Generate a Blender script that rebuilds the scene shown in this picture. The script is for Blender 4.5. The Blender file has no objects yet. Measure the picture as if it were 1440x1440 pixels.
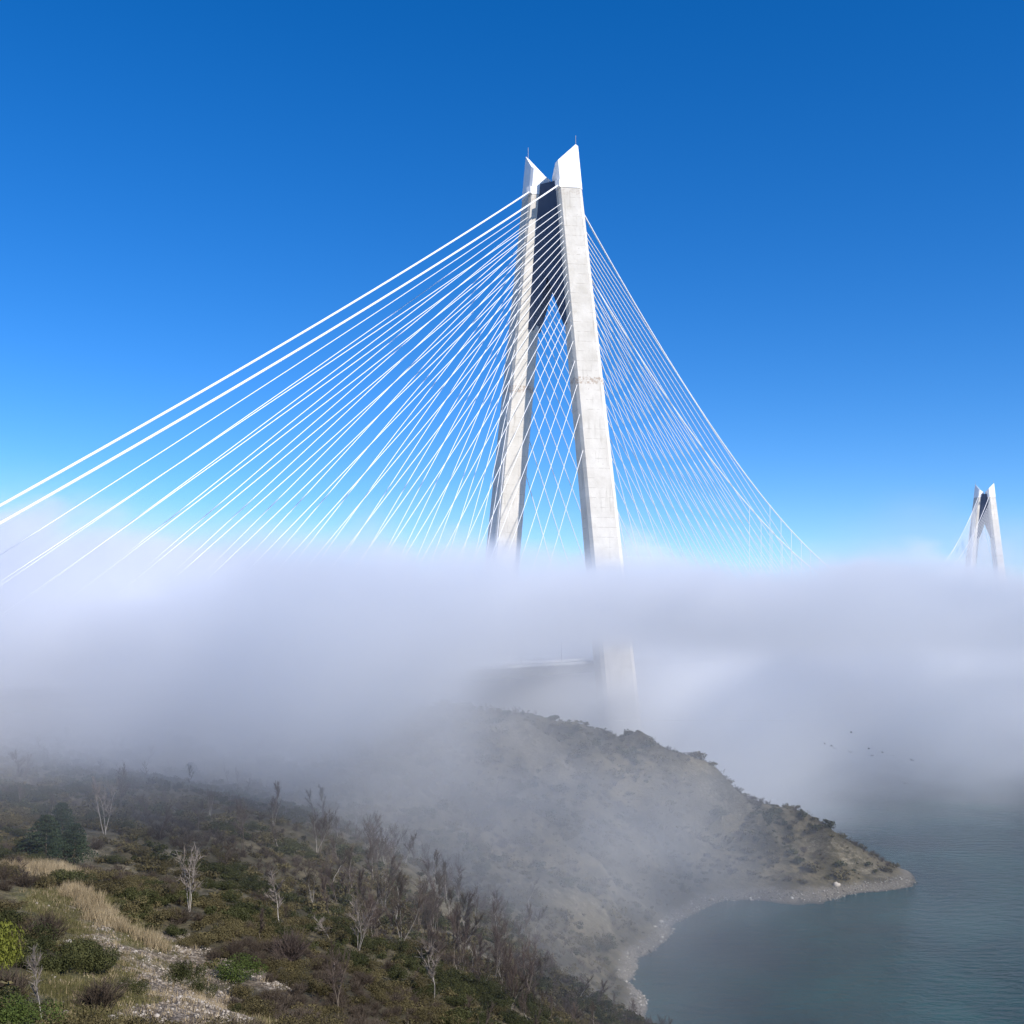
import bpy, bmesh, math, random
import numpy as np
from mathutils import Vector, Matrix
R = math.radians
sc = bpy.context.scene
C = sc.collection

# ------------------------------------------------------------------ camera
F = 1577.0            # focal length in photograph pixels (1440 wide)
HX, HY, CH = 720.0, 888.0, 90.0
cam_d = bpy.data.cameras.new("camera")
cam = bpy.data.objects.new("camera", cam_d)
C.objects.link(cam)
cam.location = (0, 0, CH)
cam.rotation_euler = (R(90), 0, 0)
cam_d.sensor_width = 36
cam_d.lens = F / 1440 * 36
cam_d.shift_y = (HY - 720) / 1440
cam_d.clip_start = 0.5
cam_d.clip_end = 60000
sc.camera = cam

# ------------------------------------------------------------------ sky, sun, exposure
SUN_EL, SUN_AZ = R(36), R(130)        # azimuth clockwise from +Y (the view direction)
w = bpy.data.worlds.new("World")
sc.world = w
w.use_nodes = True
nt = w.node_tree
bg = nt.nodes["Background"]
sky = nt.nodes.new("ShaderNodeTexSky")
sky.sky_type = 'NISHITA'
sky.sun_disc = False
sky.sun_elevation = SUN_EL
sky.sun_rotation = SUN_AZ
sky.altitude = 1800
sky.air_density = 0.95
sky.dust_density = 0.05
sky.ozone_density = 4.0
hs = nt.nodes.new("ShaderNodeHueSaturation")
hs.inputs['Saturation'].default_value = 1.33
hs.inputs['Hue'].default_value = 0.508
hs.inputs['Value'].default_value = 1.0
nt.links.new(sky.outputs[0], hs.inputs['Color'])
nt.links.new(hs.outputs[0], bg.inputs[0])
bg.inputs[1].default_value = 0.13
sd = bpy.data.lights.new("sun", 'SUN')
sd.energy = 4.6
sd.angle = R(0.5)
sd.color = (1.0, 0.94, 0.86)
sun = bpy.data.objects.new("sun", sd)
C.objects.link(sun)
sdir = Vector((math.sin(SUN_AZ) * math.cos(SUN_EL), math.cos(SUN_AZ) * math.cos(SUN_EL), math.sin(SUN_EL)))
sun.rotation_euler = sdir.to_track_quat('Z', 'Y').to_euler()
sc.view_settings.view_transform = 'Standard'
sc.view_settings.look = 'None'
sc.view_settings.exposure = 0.42
sc.view_settings.gamma = 1.0
cy = sc.cycles
cy.use_denoising = True
cy.volume_bounces = 8
cy.max_bounces = 8
cy.diffuse_bounces = 3
cy.volume_step_rate = 2.0
cy.volume_max_steps = 512
cy.transparent_max_bounces = 8

# ------------------------------------------------------------------ helpers
def tag(o, label=None, cat=None, group=None, kind=None):
    if label: o['label'] = label
    if cat: o['category'] = cat
    if group: o['group'] = group
    if kind: o['kind'] = kind
    return o

def mesh_np(name, V, faces, mat=None, parent=None, smooth=False, cols=None):
    """V (n,3); faces: list of (m,k) int arrays"""
    me = bpy.data.meshes.new(name)
    V = np.asarray(V, dtype=np.float32)
    me.vertices.add(len(V)); me.vertices.foreach_set('co', V.ravel())
    if not isinstance(faces, (list, tuple)): faces = [faces]
    faces = [np.asarray(f, dtype=np.int32) for f in faces if len(f)]
    tot = np.concatenate([np.full(len(f), f.shape[1], np.int32) for f in faces])
    loops = np.concatenate([f.ravel() for f in faces])
    me.loops.add(len(loops)); me.loops.foreach_set('vertex_index', loops)
    me.polygons.add(len(tot))
    st = np.concatenate([[0], np.cumsum(tot)[:-1]]).astype(np.int32)
    me.polygons.foreach_set('loop_start', st); me.polygons.foreach_set('loop_total', tot)
    if smooth: me.polygons.foreach_set('use_smooth', np.ones(len(tot), bool))
    if cols is not None:
        for nm, a in cols.items():
            at_ = me.attributes.new(nm, 'FLOAT', 'POINT'); at_.data.foreach_set('value', np.asarray(a, np.float32))
    me.update(calc_edges=True)
    me.validate()
    if mat: me.materials.append(mat)
    o = bpy.data.objects.new(name, me)
    C.objects.link(o)
    if parent: o.parent = parent
    return o

def pymesh(name, V, Fs, mat=None, parent=None, smooth=False):
    me = bpy.data.meshes.new(name)
    me.from_pydata(V, [], Fs)
    bm = bmesh.new(); bm.from_mesh(me); bmesh.ops.recalc_face_normals(bm, faces=bm.faces); bm.to_mesh(me); bm.free()
    if smooth:
        for p in me.polygons: p.use_smooth = True
    if mat: me.materials.append(mat)
    o = bpy.data.objects.new(name, me)
    C.objects.link(o)
    if parent: o.parent = parent
    return o

def tube(pts, rad, n=6):
    """tube along points; returns V,F lists"""
    pts = [Vector(p) for p in pts]
    V, Fs = [], []
    if not hasattr(rad, '__len__'): rad = [rad] * len(pts)
    for i, p in enumerate(pts):
        a = pts[max(i - 1, 0)]; b = pts[min(i + 1, len(pts) - 1)]
        d = (b - a).normalized()
        s = d.cross(Vector((0, 0, 1)))
        if s.length < 1e-3: s = Vector((1, 0, 0))
        s.normalize(); t = d.cross(s)
        for k in range(n):
            q = 2 * math.pi * k / n
            V.append(p + (s * math.cos(q) + t * math.sin(q)) * rad[i])
    for i in range(len(pts) - 1):
        for k in range(n):
            k2 = (k + 1) % n
            Fs.append((i * n + k, i * n + k2, (i + 1) * n + k2, (i + 1) * n + k))
    Fs.append(tuple(range(n))[::-1]); Fs.append(tuple((len(pts) - 1) * n + k for k in range(n)))
    return V, Fs

def merge(items):
    V, Fs = [], []
    for v, f in items:
        b = len(V); V += list(v); Fs += [tuple(i + b for i in q) for q in f]
    return V, Fs

def boxg(x0, x1, y0, y1, z0, z1):
    V = [(x, y, z) for z in (z0, z1) for (x, y) in ((x0, y0), (x1, y0), (x1, y1), (x0, y1))]
    return V, [(0, 3, 2, 1), (4, 5, 6, 7), (0, 1, 5, 4), (1, 2, 6, 5), (2, 3, 7, 6), (3, 0, 4, 7)]

def loft(rings):
    n = len(rings[0]); V = [p for r in rings for p in r]; Fs = []
    for i in range(len(rings) - 1):
        for k in range(n):
            k2 = (k + 1) % n
            Fs.append((i * n + k, i * n + k2, (i + 1) * n + k2, (i + 1) * n + k))
    Fs.append(tuple(range(n))[::-1]); Fs.append(tuple((len(rings) - 1) * n + k for k in range(n)))
    return V, Fs

class NB:
    """small node-building helper"""
    def __init__(s, tree): s.t = tree
    def n(s, typ, **kw):
        x = s.t.nodes.new(typ)
        for k, v in kw.items(): setattr(x, k, v)
        return x
    def put(s, sock, v):
        if isinstance(v, bpy.types.NodeSocket): s.t.links.new(v, sock)
        elif v is not None: sock.default_value = v
    def m(s, op, a, b=None, c=None, clamp=False):
        x = s.n('ShaderNodeMath', operation=op); x.use_clamp = clamp
        for i, v in enumerate((a, b, c)):
            if v is not None: s.put(x.inputs[i], v)
        return x.outputs[0]
    def ss(s, a, b, v, lo=0.0, hi=1.0):
        """smoothstep, a may be greater than b"""
        x = s.n('ShaderNodeMapRange', interpolation_type='SMOOTHSTEP')
        if isinstance(a, (int, float)) and isinstance(b, (int, float)) and a > b: a, b, lo, hi = b, a, hi, lo
        for nm, q in (('From Min', a), ('From Max', b), ('To Min', lo), ('To Max', hi), ('Value', v)):
            s.put(x.inputs[nm], q)
        return x.outputs[0]
    def noise(s, vec, scale, detail=3.0, rough=0.5, dist=0.0):
        x = s.n('ShaderNodeTexNoise')
        s.put(x.inputs['Vector'], vec); s.put(x.inputs['Scale'], scale)
        x.inputs['Detail'].default_value = detail; x.inputs['Roughness'].default_value = rough
        x.inputs['Distortion'].default_value = dist
        return x.outputs['Fac']
    def mul(s, vec, v3):
        x = s.n('ShaderNodeVectorMath', operation='MULTIPLY')
        s.put(x.inputs[0], vec); x.inputs[1].default_value = v3
        return x.outputs[0]
    def ramp(s, fac, stops, interp='LINEAR'):
        x = s.n('ShaderNodeValToRGB'); cr = x.color_ramp; cr.interpolation = interp
        while len(cr.elements) < len(stops): cr.elements.new(0.5)
        for e, (p, c) in zip(cr.elements, stops):
            e.position = p; e.color = (*c, 1)
        s.put(x.inputs[0], fac)
        return x.outputs[0]
    def mix(s, fac, a, b, blend='MIX'):
        x = s.n('ShaderNodeMix', data_type='RGBA', blend_type=blend)
        s.put(x.inputs[0], fac); 
        for sock, v in ((x.inputs[6], a), (x.inputs[7], b)):
            if isinstance(v, tuple): v = (*v, 1) if len(v) == 3 else v
            s.put(sock, v)
        return x.outputs[2]
    def bump(s, h, strength=0.5, dist=0.1, normal=None):
        x = s.n('ShaderNodeBump'); s.put(x.inputs['Height'], h)
        x.inputs['Strength'].default_value = strength; x.inputs['Distance'].default_value = dist
        if normal: s.put(x.inputs['Normal'], normal)
        return x.outputs[0]

def material(name, col=(0.5, 0.5, 0.5), rough=0.6, metal=0.0):
    m = bpy.data.materials.new(name); m.use_nodes = True
    b = m.node_tree.nodes['Principled BSDF']
    b.inputs['Base Color'].default_value = (*col, 1)
    b.inputs['Roughness'].default_value = rough
    b.inputs['Metallic'].default_value = metal
    b.inputs['Specular IOR Level'].default_value = 0.3
    return m, NB(m.node_tree), b

# ------------------------------------------------------------------ materials of the bridge
def mat_concrete():
    m, nb, b = material("pale_concrete", rough=0.85)
    tc = nb.n('ShaderNodeTexCoord').outputs['Object']
    z = nb.n('ShaderNodeSeparateXYZ'); nb.put(z.inputs[0], tc); zz = z.outputs[2]
    n1 = nb.noise(tc, 0.12, 5, 0.6)
    n2 = nb.noise(nb.mul(tc, (1, 1, 0.12)), 0.5, 4, 0.6)         # vertical streaks
    n3 = nb.noise(tc, 0.9, 3, 0.6)
    base = nb.ramp(n1, [(0.3, (0.53, 0.495, 0.435)), (0.7, (0.67, 0.635, 0.575))])
    base = nb.mix(nb.ss(0.55, 0.8, n2), base, (0.42, 0.385, 0.33))
    # pour joints every 4.5 m, broken up
    fr = nb.m('FRACT', nb.m('DIVIDE', zz, 4.6))
    joint = nb.m('MULTIPLY', nb.ss(0.07, 0.02, fr), nb.ss(0.42, 0.62, nb.noise(nb.mul(tc, (1, 1, .3)), 0.35, 3)))
    base = nb.mix(nb.m('MULTIPLY', joint, 0.9), base, (0.40, 0.36, 0.31))
    # stained bands
    def band(z0, h):
        d = nb.m('ABSOLUTE', nb.m('SUBTRACT', zz, z0))
        return nb.m('MULTIPLY', nb.ss(h, h * 0.75, d), nb.ss(0.46, 0.56, n3))
    base = nb.mix(nb.m('MULTIPLY', band(207, 1.9), 0.7), base, (0.36, 0.27, 0.2))
    base = nb.mix(nb.m('MULTIPLY', band(297, 1.8), 0.45), base, (0.42, 0.36, 0.3))
    # tie-hole speckle and small dark spots
    vo = nb.n('ShaderNodeTexVoronoi'); vo.feature = 'F1'; vo.inputs['Scale'].default_value = 0.45
    nb.put(vo.inputs['Vector'], tc)
    sp = nb.m('MULTIPLY', nb.ss(0.16, 0.08, vo.outputs['Distance']), nb.ss(0.52, 0.66, nb.noise(tc, 0.06, 3)))
    base = nb.mix(nb.m('MULTIPLY', sp, 0.6), base, (0.33, 0.28, 0.24))
    nb.put(b.inputs['Base Color'], base)
    nb.put(b.inputs['Normal'], nb.bump(nb.noise(tc, 0.6, 4), 0.25, 0.3))
    return m
M_CONC = mat_concrete()
def mat_paint(name, c0, c1, rough):
    m, nb, b = material(name, rough=rough)
    tc = nb.n('ShaderNodeTexCoord').outputs['Object']
    nb.put(b.inputs['Base Color'], nb.ramp(nb.noise(tc, 0.25, 4), [(0.3, c0), (0.7, c1)]))
    return m
M_WHITE = mat_paint("white_paint", (0.76, 0.76, 0.76), (0.84, 0.83, 0.82), 0.5)
M_CABLE = mat_paint("white_cable_sheath", (0.74, 0.74, 0.74), (0.82, 0.82, 0.82), 0.5)
M_BLUESTEEL = mat_paint("blue_grey_steel", (0.055, 0.075, 0.12), (0.075, 0.10, 0.15), 0.6)
M_DECK = mat_paint("grey_deck_steel", (0.30, 0.31, 0.33), (0.38, 0.39, 0.40), 0.6)
M_ROD = mat_paint("grey_rod_metal", (0.30, 0.30, 0.31), (0.36, 0.36, 0.37), 0.4)

# ------------------------------------------------------------------ bridge (local x = across, y = along towards the far shore)
PSI = math.atan2(718, 1211)
BX, BY = 19.0, 538.0
SPAN = 1408.0
bridge = bpy.data.objects.new("suspension_bridge", None)
C.objects.link(bridge)
bridge.location = (BX, BY, 0)
bridge.rotation_euler = (0, 0, -PSI)
tag(bridge, "white cable-stayed suspension bridge with tall A-shaped concrete towers rising out of the fog bank", "bridge")
def leg_c(z): return 7.9 + (299 - z) * 0.107
def leg_k(z): return 0.76 + (299 - z) * (0.24 / 176)
LL, WO, WI = 9.0, 10.2, 8.0
def ring(sg, z, y0, k=None, zf=None):
    k = k or leg_k(z); c = leg_c(z)
    sec = [(-WI, -1.4), (-1.0, -LL), (1.0, -LL), (WO, -1.6), (WO, 1.6), (1.0, LL), (-1.0, LL), (-WI, 1.4)]
    if zf: return [(sg * (leg_c(zf(dv)) + dv * k), y0 + ds * k, zf(dv)) for dv, ds in sec]
    return [(sg * (c + dv * k), y0 + ds * k, z) for dv, ds in sec]
def deck_z(s): return 76 + 4.0 * (1 - ((s - SPAN / 2) / (SPAN / 2)) ** 2 if 0 <= s <= SPAN else 0)

for y0, base in ((0, 2), (SPAN, 2)):
    for sg in (-1, 1):
        zs = [base, 40, 72, 100, 123, 160, 200, 240, 270, 299]
        leg = pymesh("tower_leg", *loft([ring(sg, z, y0) for z in zs]), M_CONC, bridge)
        ztop = lambda dv: float(np.interp(dv, [-WI, -1, 1, WO], [306.8, 311.0, 312.2, 320.3]))
        k = leg_k(299) * 1.03
        cap = pymesh("leg_crown", *loft([ring(sg, 299.2, y0, k), ring(sg, 304.5, y0, k), ring(sg, 305, y0, k, ztop)]), M_WHITE, leg)
        tip = sg * (leg_c(319) + (WO - 1) * k)
        V, Fs = tube([(tip, y0, 318), (tip, y0, 325)], 0.13, 6)
        pymesh("lightning_rod", V, Fs, M_ROD, cap)
        # anchorage saddle at the foot of the crown
        for q in (-1, 1):
            yq = y0 + q * (LL * .76 + 0.6)
            pymesh("cable_saddle", *boxg(sg * leg_c(300) - 1.1, sg * leg_c(300) + 1.1, yq - 1.2, yq + 1.2, 299.0, 302.2), M_WHITE, leg)
    a = lambda z: leg_c(z) - 0.4
    poly = [(-a(304), 304), (a(304), 304), (a(236), 236), (8.6, 235.2), (0, 259), (-8.6, 235.2), (-a(236), 236)]
    V = [(v, y0 - 4.2, z) for v, z in poly] + [(v, y0 + 4.2, z) for v, z in poly]
    n = len(poly)
    Fs = [(0, 1, 4), (1, 2, 3, 4), (0, 4, 5, 6), (7, 8, 11), (8, 9, 10, 11), (7, 11, 12, 13)] + [(i, (i + 1) % n, n + (i + 1) % n, n + i) for i in range(n)]
    pymesh("tower_link", V, Fs, M_BLUESTEEL, bridge)

# deck as one long streamlined box
DW = 22.6
rings = []
s = -378.0
while s <= SPAN + 378.1:
    z = deck_z(s)
    rings.append([(v, s, z + dz) for v, dz in ((-DW, 0), (-DW, -1.0), (-DW + 5, -5.5), (DW - 5, -5.5), (DW, -1.0), (DW, 0), (DW - 1, 0.12), (-DW + 1, 0.12))])
    s += 33.0 * (378 + 378 + SPAN) / (33.0 * 66)
deck = pymesh("bridge_deck", *loft(rings), M_DECK, bridge)
items = []
for sg in (-1, 1):
    for h in (1.2, 0.7):
        pts = [(sg * (DW - .5), q, deck_z(q) + h) for q in np.arange(-378, 620, 30.0)]
        items.append(tube(pts, 0.13 if h > 1 else .07, 4))
    for q in np.arange(-378, 500, 6.0):
        items.append(boxg(sg * (DW - .5) - .08, sg * (DW - .5) + .08, q - .08, q + .08, deck_z(q) + .05, deck_z(q) + 1.2))
pymesh("deck_railing", *merge(items), M_WHITE, deck)
# lamp posts along the deck
lp = merge([tube([(0, 0, 0), (0, 0, 9.0), (-0.5, 0, 10.2), (-2.2, 0, 10.6)], [.16, .12, .10, .08], 6), boxg(-3.0, -1.9, -.2, .2, 10.45, 10.65)])
lp0 = None
for q in np.arange(-210, 150, 36.0):
    for sg in (-1, 1):
        if lp0 is None:
            o = lp0 = pymesh("lamp_post", *lp, M_ROD, deck)
        else:
            o = lp0.copy(); C.objects.link(o); o.parent = deck
        o.location = (sg * (DW - 1.2), float(q), deck_z(q) + 0.1)
        o.rotation_euler = (0, 0, 0 if sg > 0 else math.pi)
VD = 7.5
# main cables
for sg in (-1, 1):
    pts = []
    for i in range(25):
        t = i / 24; pts.append((sg * (VD + (leg_c(300) - VD) * t), -378 + (378 - LL * .76) * t, 70 + (300.5 - 70) * t - 4 * 4 * t * (1 - t)))
    pts2 = []
    for i in range(61):
        t = i / 60; q = LL * .76 + (SPAN - 2 * LL * .76) * t
        e = abs(2 * t - 1)
        pts2.append((sg * (VD + (leg_c(300) - VD) * max(0, (e - .45) / .55)), q, 124 + (300.5 - 124) * e * e))
    pts3 = [(p[0], SPAN - p[1], p[2]) for p in pts]
    V, Fs = merge([tube(pts, .39, 8), tube(pts2, .39, 8), tube(pts3, .42, 6)])
    pymesh("main_cable", V, Fs, M_CABLE, bridge, True)
    # hangers
    for i in range(8):
        q = 312 + 26 * i
        e = abs(2 * (q - LL * .76) / (SPAN - 2 * LL * .76) - 1)
        x = sg * (VD + (leg_c(300) - VD) * max(0, (e - .45) / .55)); zc = 124 + (300.5 - 124) * e * e
        V, Fs = merge([tube([(x, q, zc), (sg * VD, q, deck_z(q))], .17, 5), tube([(x, q - .5, zc - .05), (x, q + .5, zc + .0)], .62, 6)])
        pymesh("hanger_cable", V, Fs, M_CABLE, bridge)
# stay cables: 22 per leg and side
far = []
NS = 22
for y0 in (0, SPAN):
    for sg in (-1, 1):
        for q in (-1, 1):
            back = (q < 0) == (y0 == 0)
            for i in range(NS):
                t = i / (NS - 1)
                za = 291 - 62 * t - 55 * t ** 6
                smax = 341 if back else 545
                sdk = smax + (45 - smax) * t
                ya = y0 + q * (LL * leg_k(za) + .3); xa = sg * leg_c(za)
                yd = y0 + q * sdk; xd = sg * 9.0; zd = deck_z(yd)
                L = math.hypot(sdk, za - zd)
                pts = [(xa + (xd - xa) * u_, ya + (yd - ya) * u_, za + (zd - za) * u_ - L * .004 * 4 * u_ * (1 - u_) * (sdk / L)) for u_ in (0, .17, .33, .5, .67, .83, 1)]
                g = tube(pts, (.15 if back else .205) if y0 == 0 else .27, 5)
                if y0 == 0: pymesh("stay_cable", *g, M_CABLE, bridge, True)
                else: far.append(g)
tag(pymesh("distant_stay_cable", *merge(far), M_CABLE, bridge, True), kind="stuff")

# ------------------------------------------------------------------ terrain
def at(px, py, d):
    return ((px - HX) / F * d, d, CH - (py - HY) / F * d)
ctrl = []
for px, py, d in [(0,1440,58),(200,1440,64),(400,1440,76),(600,1440,98),(750,1440,130),(870,1440,180),
    (0,1350,72),(200,1350,85),(400,1350,105),(600,1350,140),(740,1385,160),
    (0,1260,95),(200,1260,112),(400,1280,140),(560,1285,170),(0,1180,130),(150,1180,145),(300,1200,160),(450,1200,190),
    (0,1100,190),(200,1125,200),(330,1135,215),(0,1055,270),(150,1085,265),(300,1112,255),(420,1140,235),(500,1190,215),
    (600,1200,300),(700,1100,400),(760,1025,470),(700,1035,430),(830,1035,455),(900,1045,450),(960,1070,440),(1000,1095,430),(1025,1128,424),(1060,1138,424),(1100,1143,424),(1150,1176,415),
    (1200,1210,405),(1270,1234,402),(800,1200,340),(900,1200,375),(1000,1200,400),(1100,1200,405),(900,1120,410),(800,1110,405),
    (850,1300,315),(800,1330,275),(860,1385,268),(330,1075,330),(420,1065,380),(220,1082,300),(290,1040,400),(0,1000,450),(200,985,520),(500,1000,480),
    (890,1170,390),(1000,1150,412)]:
    ctrl.append(at(px, py, d))
for px, py in [(900,1440),(889,1380),(906,1345),(950,1300),(1000,1270),(1060,1266),(1160,1272),(1200,1257),(1290,1241)]:
    d = CH * F / (py - HY); x, y, _ = at(px, py, d); ctrl.append((x, y, 0.0))
for px, py, z in [(960,1440,-3.5),(1000,1340,-4),(1100,1310,-4),(1250,1280,-5),(1400,1240,-9),(1200,1440,-10)]:
    d = CH * F / (py - HY); x, y, _ = at(px, py, d); ctrl.append((x, y, z))
ctrl += [(92,470,15),(78,470,24),(108,452,8),(44,523,22),(150,450,-5),(118,500,0),(90,570,0),(75,640,0),(0,560,38),(100,620,-6),(60,760,0),(-100,700,62),(20,950,0),(-200,1000,55),(150,760,-9),(120,950,-9),(-600,1000,70),
    (-300,500,64),(-600,600,80),(-700,1600,70),(-150,1600,-8),(0,0,83),(0,20,78.5),(-40,20,80),(30,20,71),(0,40,73.5),(35,60,57),(60,100,33),(50,150,21),(52,200,4),(62,240,-3),(95,100,4),
    (120,60,0),(150,0,-3),(220,-100,-6),(0,-150,86),(-150,-100,90),(-100,60,79),(-60,60,75),(-100,130,72),(-200,200,72),(-300,100,84),(-200,330,66),(300,300,-12),(400,600,-14),
    (-700,100,95),(-700,-500,100),(300,-500,-10),(0,-600,90)]
ctrl = np.array(ctrl)
def tps_fit(P, z, lam=6.0):
    n = len(P); d2 = ((P[:, None] - P[None]) ** 2).sum(-1)
    K = d2 * np.log(d2 + 1e-9) * .5
    A = np.zeros((n + 3, n + 3)); A[:n, :n] = K + lam * np.eye(n)
    A[:n, n] = 1; A[:n, n + 1:] = P; A[n, :n] = 1; A[n + 1:, :n] = P.T
    return np.linalg.solve(A, np.concatenate([z, np.zeros(3)]))
TW = tps_fit(ctrl[:, :2], ctrl[:, 2])
rng = np.random.default_rng(7)
def vnoise(x, y, scale, seed):
    """smooth value noise, numpy"""
    x = np.asarray(x) / scale; y = np.asarray(y) / scale
    xi = np.floor(x).astype(np.int64); yi = np.floor(y).astype(np.int64); fx = x - xi; fy = y - yi
    fx = fx * fx * (3 - 2 * fx); fy = fy * fy * (3 - 2 * fy)
    def h(a, b):
        v = (a * 374761393 + b * 668265263 + seed * 1442695041) & 0x7fffffff
        v = ((v ^ (v >> 13)) * 1274126177) & 0x7fffffff
        return ((v ^ (v >> 16)) & 0xffff) / 65535.0
    return (h(xi, yi) * (1 - fx) + h(xi + 1, yi) * fx) * (1 - fy) + (h(xi, yi + 1) * (1 - fx) + h(xi + 1, yi + 1) * fx) * fy - .5
def sstep(a, b, x):
    t = np.clip((x - a) / (b - a), 0, 1); return t * t * (3 - 2 * t)
def height(x, y, detail=True):
    x = np.atleast_1d(np.asarray(x, float)); y = np.atleast_1d(np.asarray(y, float))
    xc = np.clip(x, -680, 420); yc = np.clip(y, -480, 1580)
    z = np.zeros_like(xc)
    P = ctrl[:, :2]
    for s0 in range(0, len(xc), 20000):
        q = slice(s0, s0 + 20000)
        d2 = (xc[q, None] - P[None, :, 0]) ** 2 + (yc[q, None] - P[None, :, 1]) ** 2
        z[q] = (d2 * np.log(d2 + 1e-9) * .5) @ TW[:-3] + TW[-3] + TW[-2] * xc[q] + TW[-1] * yc[q]
    z = np.clip(z, -15, 100)
    # the far shore under the far tower
    fx = (x - BX) * math.sin(PSI) + (y - BY) * math.cos(PSI)
    z = np.where(fx > 1000, np.maximum(z * (1 - sstep(1000, 1200, fx)) - 15 * sstep(1000, 1200, fx), -15 + 75 * sstep(1350, 1700, fx)), z)
    if detail:
        land = sstep(0.5, 8, z)
        z = z + land * (vnoise(x, y, 22, 1) * 3.2 + vnoise(x, y, 9, 2) * 1.3 + vnoise(x, y, 3.5, 3) * .5)
        hd = land * sstep(280, 340, y) * (np.abs(x) < 400)
        rg = 1 - 2 * np.abs(vnoise(x + .5 * y, (y - .4 * x) * .55, 26, 41)); rg2 = 1 - 2 * np.abs(vnoise(x, y * .7, 11, 42))
        z = z + hd * ((rg - .5) * 8 + (rg2 - .5) * 3.2) * sstep(2, 14, z)
        z = z + (1 - land) * sstep(-2.5, 0.5, z) * (vnoise(x, y, 3, 4) * .9 + vnoise(x, y, 11, 5) * 1.6)
    return z
def axis(lo, hi, step, far_lo, far_hi):
    a = list(np.arange(lo, hi, step)); q = step
    v = lo
    left = []
    while v > far_lo:
        q *= 1.14; v -= q; left.append(v)
    v = a[-1]; q = step; right = []
    while v < far_hi:
        q *= 1.14; v += q; right.append(v)
    return np.array(left[::-1] + a + right)
AX = axis(-130, 190, 1.7, -9000, 9000); AY = axis(35, 520, 1.9, -6000, 12000)
GX, GY = np.meshgrid(AX, AY)
GZ = height(GX.ravel(), GY.ravel())
# bare rocky and grassy clearing on the near slope, tracks and scree: patches of different ground, as painted masks
def world_of(px, py):
    """first hit of the photo ray through (px,py) with the ground"""
    t = np.linspace(35, 700, 2600)
    x = (px - HX) / F * t; zz = CH - (py - HY) / F * t
    h = height(x, t)
    i = np.argmax(h >= zz)
    return x[i], t[i], h[i]
gx, gy = GX.ravel(), GY.ravel()
def blob_mask(poly, rad):
    """distance to a polyline given in photo positions of the ground -> soft mask"""
    m = np.zeros(len(gx)); P = [world_of(*p)[:2] for p in poly]
    for (a, b) in zip(P[:-1], P[1:]) if len(P) > 1 else [(P[0], P[0])]:
        a = np.array(a); b = np.array(b); ab = b - a; L2 = max((ab ** 2).sum(), 1e-6)
        t = np.clip(((gx - a[0]) * ab[0] + (gy - a[1]) * ab[1]) / L2, 0, 1)
        d = np.hypot(gx - a[0] - t * ab[0], gy - a[1] - t * ab[1]) + vnoise(gx, gy, 6, 11) * rad * .9
        m = np.maximum(m, 1 - sstep(rad * .6, rad * 1.15, d))
    return m
CLEAR = [([(105,1265),(140,1310),(180,1345),(225,1375)], 5.8), ([(150,1395),(235,1395),(295,1420)], 5.5), ([(150,1440),(290,1440)], 4.5)]
STONY = [([(235,1318),(262,1345),(292,1375)], 2.2), ([(222,1372),(245,1395),(290,1405)], 3.6), ([(235,1440),(305,1400)], 3.6), ([(362,1372),(380,1390)], 1.8), ([(118,1280),(135,1320),(140,1330)], 1.5), ([(160,1330),(215,1345)], 1.3)]
SCREE = [([(245,1195),(280,1245),(305,1270)], 2.6), ([(110,1170),(140,1200),(160,1215)], 4), ([(215,1075),(300,1078),(420,1062)], 9), ([(290,1038),(300,1042)], 10), ([(655,1325),(700,1360)], 4),
         ([(740,1020),(770,1050),(790,1090)], 10), ([(1000,1100),(1030,1130)], 7), ([(560,1200),(640,1290)], 4), ([(750,1240),(830,1280)], 7), ([(1150,1190),(1230,1225)], 6)]
m_clear = np.zeros(len(gx)); m_stone = m_clear.copy()
for p, r_ in CLEAR: m_clear = np.maximum(m_clear, blob_mask(p, r_))
for p, r_ in STONY: m_stone = np.maximum(m_stone, blob_mask(p, r_))
m_scree = np.zeros(len(gx))
for p, r_ in SCREE: m_scree = np.maximum(m_scree, blob_mask(p, r_))

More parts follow.
